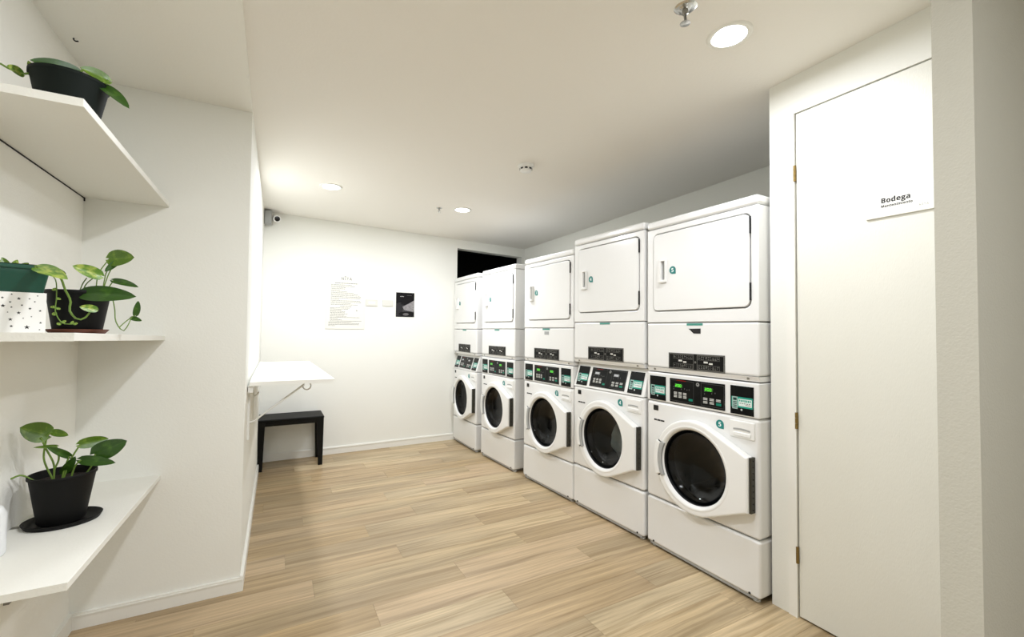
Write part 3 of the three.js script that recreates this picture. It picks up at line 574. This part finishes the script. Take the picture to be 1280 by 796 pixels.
// mid shelf: black pot on a brown saucer
{
  const z = -1.9, x = -.545, y = shelfY([1.293, 1.318], z) + .001;
  const sc = thing('plant_saucer', 'reddish brown saucer under black pot beside star planter', 'saucer', [x, y - .002, z]); sc.rotation.x = -.019;
  mesh('dish', lathe([[.0001, .004], [.060, .004], [.072, .016], [.075, .015], [.062, 0], [.0001, 0]], 48), new THREE.MeshStandardMaterial({ color: 0x6b3a26, roughness: .55 }), sc);
  plant('trailing_pothos', 'pothos with upright and trailing leaves in black pot on brown saucer', [x, y + .004, z],
    [[-.475, 1.558, -1.9, -.409, 1.566, -1.87, .058, 1], [-.456, 1.548, -1.9, -.479, 1.514, -1.88, .019, 0], [-.49, 1.499, -1.88, -.543, 1.523, -1.84, .041, 2], [-.462, 1.487, -1.9, -.393, 1.47, -1.86, .024, 0], [-.514, 1.437, -1.83, -.383, 1.434, -1.77, .053, 0], [-.403, 1.375, -1.9, -.394, 1.421, -1.89, .02, 0], [-.414, 1.365, -1.9, -.385, 1.356, -1.89, .017, 0]],
    [[[-.505, 1.42, -1.9], [-.5, 1.505, -1.9], [-.475, 1.558, -1.9]], [[-.49, 1.42, -1.9], [-.485, 1.487, -1.9], [-.478, 1.52, -1.9], [-.456, 1.548, -1.9]], [[-.495, 1.42, -1.9], [-.475, 1.507, -1.9], [-.462, 1.542, -1.9]], [[-.55, 1.42, -1.9], [-.538, 1.47, -1.9], [-.523, 1.489, -1.88]], [[-.54, 1.42, -1.9], [-.53, 1.469, -1.9], [-.496, 1.501, -1.88]], [[-.49, 1.42, -1.9], [-.475, 1.46, -1.9], [-.462, 1.487, -1.9]], [[-.50, 1.42, -1.9], [-.468, 1.442, -1.89], [-.455, 1.396, -1.89], [-.45, 1.35, -1.89], [-.431, 1.321, -1.89], [-.419, 1.341, -1.89], [-.414, 1.365, -1.9]], [[-.442, 1.332, -1.89], [-.425, 1.355, -1.9], [-.403, 1.375, -1.9]], [[-.53, 1.42, -1.88], [-.522, 1.446, -1.845], [-.514, 1.437, -1.83]]],
    { potMat: M.blackPlastic, rb: .058, rt: .078, h: .132, stemR: .0016 });
}
// star-printed white box planter with a green pot set into it
{
  const y = shelfY([1.293, 1.318], -1.66), cx = -.620, cz = -1.68, a = .066;
  const starTex = canvas(512, 400, (c, w, h) => {
    c.fillStyle = '#ecebe6'; c.fillRect(0, 0, w, h); c.fillStyle = '#1b1a18';
    const star = (x, y_, r_) => { c.beginPath(); for (let i = 0; i < 10; i++) { const q = i % 2 ? r_ * .42 : r_, t = -Math.PI / 2 + i * Math.PI / 5; c[i ? 'lineTo' : 'moveTo'](x + q * Math.cos(t), y_ + q * Math.sin(t)); } c.fill(); };
    for (const [x, y_, r_] of [[24, 70, 9], [118, 58, 22], [210, 60, 12], [320, 64, 16], [392, 62, 9], [430, 90, 9], [70, 130, 11], [160, 112, 10], [216, 138, 18], [262, 100, 11], [272, 150, 10], [342, 128, 11], [398, 160, 13], [106, 186, 15], [180, 196, 15], [248, 200, 7], [322, 204, 16], [410, 240, 7], [30, 240, 11], [108, 250, 12], [170, 290, 24], [268, 270, 17], [354, 256, 7], [74, 336, 14], [276, 336, 14], [382, 346, 22], [470, 180, 12], [476, 300, 12], [448, 30, 8], [270, 24, 9], [60, 24, 9], [470, 370, 8]]) star(x, y_, r_);
  });
  const sm = new THREE.MeshStandardMaterial({ map: starTex, roughness: .5 }), wm = new THREE.MeshStandardMaterial({ color: 0xecebe6, roughness: .5 });
  const t = thing('star_planter', 'square white planter printed with black stars on the shelf', 'planter', [cx, y + .001, cz], .35);
  const hh = .106;
  for (const [dx, dz, ry] of [[0, a - .002, 0], [a - .002, 0, Math.PI / 2], [0, -a + .002, Math.PI], [-a + .002, 0, -Math.PI / 2]]) { const p = mesh('side', new THREE.BoxGeometry(2 * a - (ry % Math.PI ? .008 : 0), hh, .004), sm, t, [dx, hh / 2, dz]); p.rotation.y = ry; }
  mesh('bottom', bx(-a + .004, a - .004, 0, .004, -a + .004, a - .004), wm, t);
  const sq = (w0, w1, h) => { const g = new RoundedBoxGeometry(2, 1, 2, 4, .12).toNonIndexed(); const p = g.attributes.position; for (let i = 0; i < p.count; i++) { const v = p.getY(i) + .5, k = w0 + (w1 - w0) * v; p.setXYZ(i, p.getX(i) * k, v * h, p.getZ(i) * k); } g.computeVertexNormals(); return g; };
  const gm = new THREE.MeshStandardMaterial({ color: 0x0a4434, roughness: .42 });
  const py = y + .008, o = new THREE.Vector3(cx, py, cz);
  const p = thing('green_planter', 'dark green pot with drooping pothos leaf set in star planter', 'plant', [cx, py, cz]);
  for (const m of [mesh('pot', sq(.043, .0725, .170), gm, p), mesh('rim', rb(-.0735, .0735, .160, .172, -.0735, .0735, .004, 2), gm, p), mesh('soil', bx(-.066, .066, .172, .174, -.066, .066), soilMat, p)]) m.rotation.y = .35;
  for (const l of [[-.548, 1.49, -1.62, -.47, 1.464, -1.54, .036, 2], [-.545, 1.483, -1.63, -.483, 1.477, -1.57, .028, 1], [-.637, 1.492, -1.69, -.646, 1.512, -1.69, .016, 2], [-.618, 1.490, -1.66, -.630, 1.516, -1.66, .016, 1], [-.605, 1.488, -1.65, -.597, 1.51, -1.65, .014, 2], [-.588, 1.488, -1.64, -.572, 1.502, -1.64, .014, 1], [-.575, 1.488, -1.65, -.586, 1.497, -1.65, .008, 0], [-.570, 1.488, -1.65, -.556, 1.498, -1.65, .008, 0]]) leaf(p, o, l, .15);
  for (const s of [[[-.627, 1.48, -1.66], [-.625, 1.492, -1.66], [-.618, 1.494, -1.66]], [[-.613, 1.48, -1.66], [-.611, 1.49, -1.66], [-.605, 1.49, -1.65]], [[-.58, 1.482, -1.65], [-.578, 1.49, -1.65], [-.572, 1.49, -1.65]], [[-.576, 1.48, -1.63], [-.562, 1.494, -1.63], [-.548, 1.49, -1.62]]]) stem(p, o, s, .0016);
  // vines hanging over its edge
  stem(p, o, [[-.560, 1.484, -1.72], [-.548, 1.478, -1.76], [-.545, 1.444, -1.79], [-.535, 1.411, -1.80], [-.536, 1.381, -1.80], [-.516, 1.355, -1.80], [-.499, 1.363, -1.80], [-.488, 1.385, -1.80]], .0028);
  stem(p, o, [[-.562, 1.484, -1.74], [-.560, 1.470, -1.77], [-.566, 1.418, -1.80], [-.567, 1.376, -1.80], [-.549, 1.343, -1.80], [-.524, 1.342, -1.80]], .0014);
  leaf(p, o, [-.476, 1.387, -1.80, -.508, 1.394, -1.78, .024, 2]);
  for (const l of [[-.566, 1.445, -1.8, -.578, 1.443, -1.8, .009, 2], [-.566, 1.418, -1.8, -.556, 1.415, -1.8, .008, 2], [-.567, 1.391, -1.8, -.58, 1.392, -1.8, .009, 2], [-.565, 1.37, -1.8, -.575, 1.373, -1.8, .012, 2], [-.565, 1.388, -1.8, -.556, 1.386, -1.8, .008, 2], [-.552, 1.345, -1.8, -.543, 1.352, -1.8, .009, 2], [-.555, 1.34, -1.8, -.564, 1.344, -1.8, .009, 2], [-.532, 1.341, -1.8, -.527, 1.351, -1.8, .008, 2], [-.526, 1.341, -1.8, -.517, 1.345, -1.8, .008, 2]]) leaf(p, o, l);
}
// top shelf
{
  const pos = [-.535, 1.938, -1.74];
  plant('small_pothos', 'pothos in dark green black pot close to the low ceiling', pos,
    [[-.517, 2.08, -1.72, -.595, 2.065, -1.67, .036, 0], [-.446, 2.072, -1.72, -.492, 2.073, -1.67, .038, 1], [-.46, 2.053, -1.72, -.388, 1.992, -1.68, .038, 0], [-.627, 2.038, -1.72, -.645, 2.041, -1.69, .028, 2], [-.605, 2.045, -1.72, -.609, 2.07, -1.7, .019, 2]],
    [[[-.516, 2.03, -1.72], [-.515, 2.065, -1.72], [-.504, 2.085, -1.72]], [[-.516, 2.03, -1.72], [-.513, 2.068, -1.72], [-.517, 2.08, -1.72]], [[-.477, 2.03, -1.72], [-.454, 2.057, -1.72], [-.446, 2.072, -1.72]], [[-.48, 2.03, -1.72], [-.466, 2.05, -1.72], [-.46, 2.053, -1.72]], [[-.592, 2.03, -1.72], [-.601, 2.046, -1.72], [-.627, 2.038, -1.72]], [[-.598, 2.04, -1.72], [-.603, 2.047, -1.72], [-.605, 2.045, -1.72]], [[-.627, 2.038, -1.72], [-.656, 2.046, -1.72], [-.671, 2.054, -1.72]]],
    { potMat: new THREE.MeshPhysicalMaterial({ color: 0x0b140f, roughness: .7, specularIntensity: .4 }), rb: .064, rt: .086, h: .118, stemR: .0028 });
}
{
  const y = shelfY([.632, .672], -1.86), b = thing('white_bottle', 'white plastic bottle against the wall at the worn shelf', 'bottle', [-.714, y + .001, -1.86]);
  mesh('body', lathe([[.0001, 0], [.036, 0], [.04, .006], [.04, .12], [.03, .14], [.014, .15], [.014, .158], [.0001, .158]], 36), new THREE.MeshPhysicalMaterial({ color: 0xe8eaea, roughness: .3 }), b);
  mesh('cap', lathe([[.0001, .158], [.017, .158], [.017, .178], [.0001, .18]], 28), M.plasticWhite, b);
}
renderer.render(scene, camera);
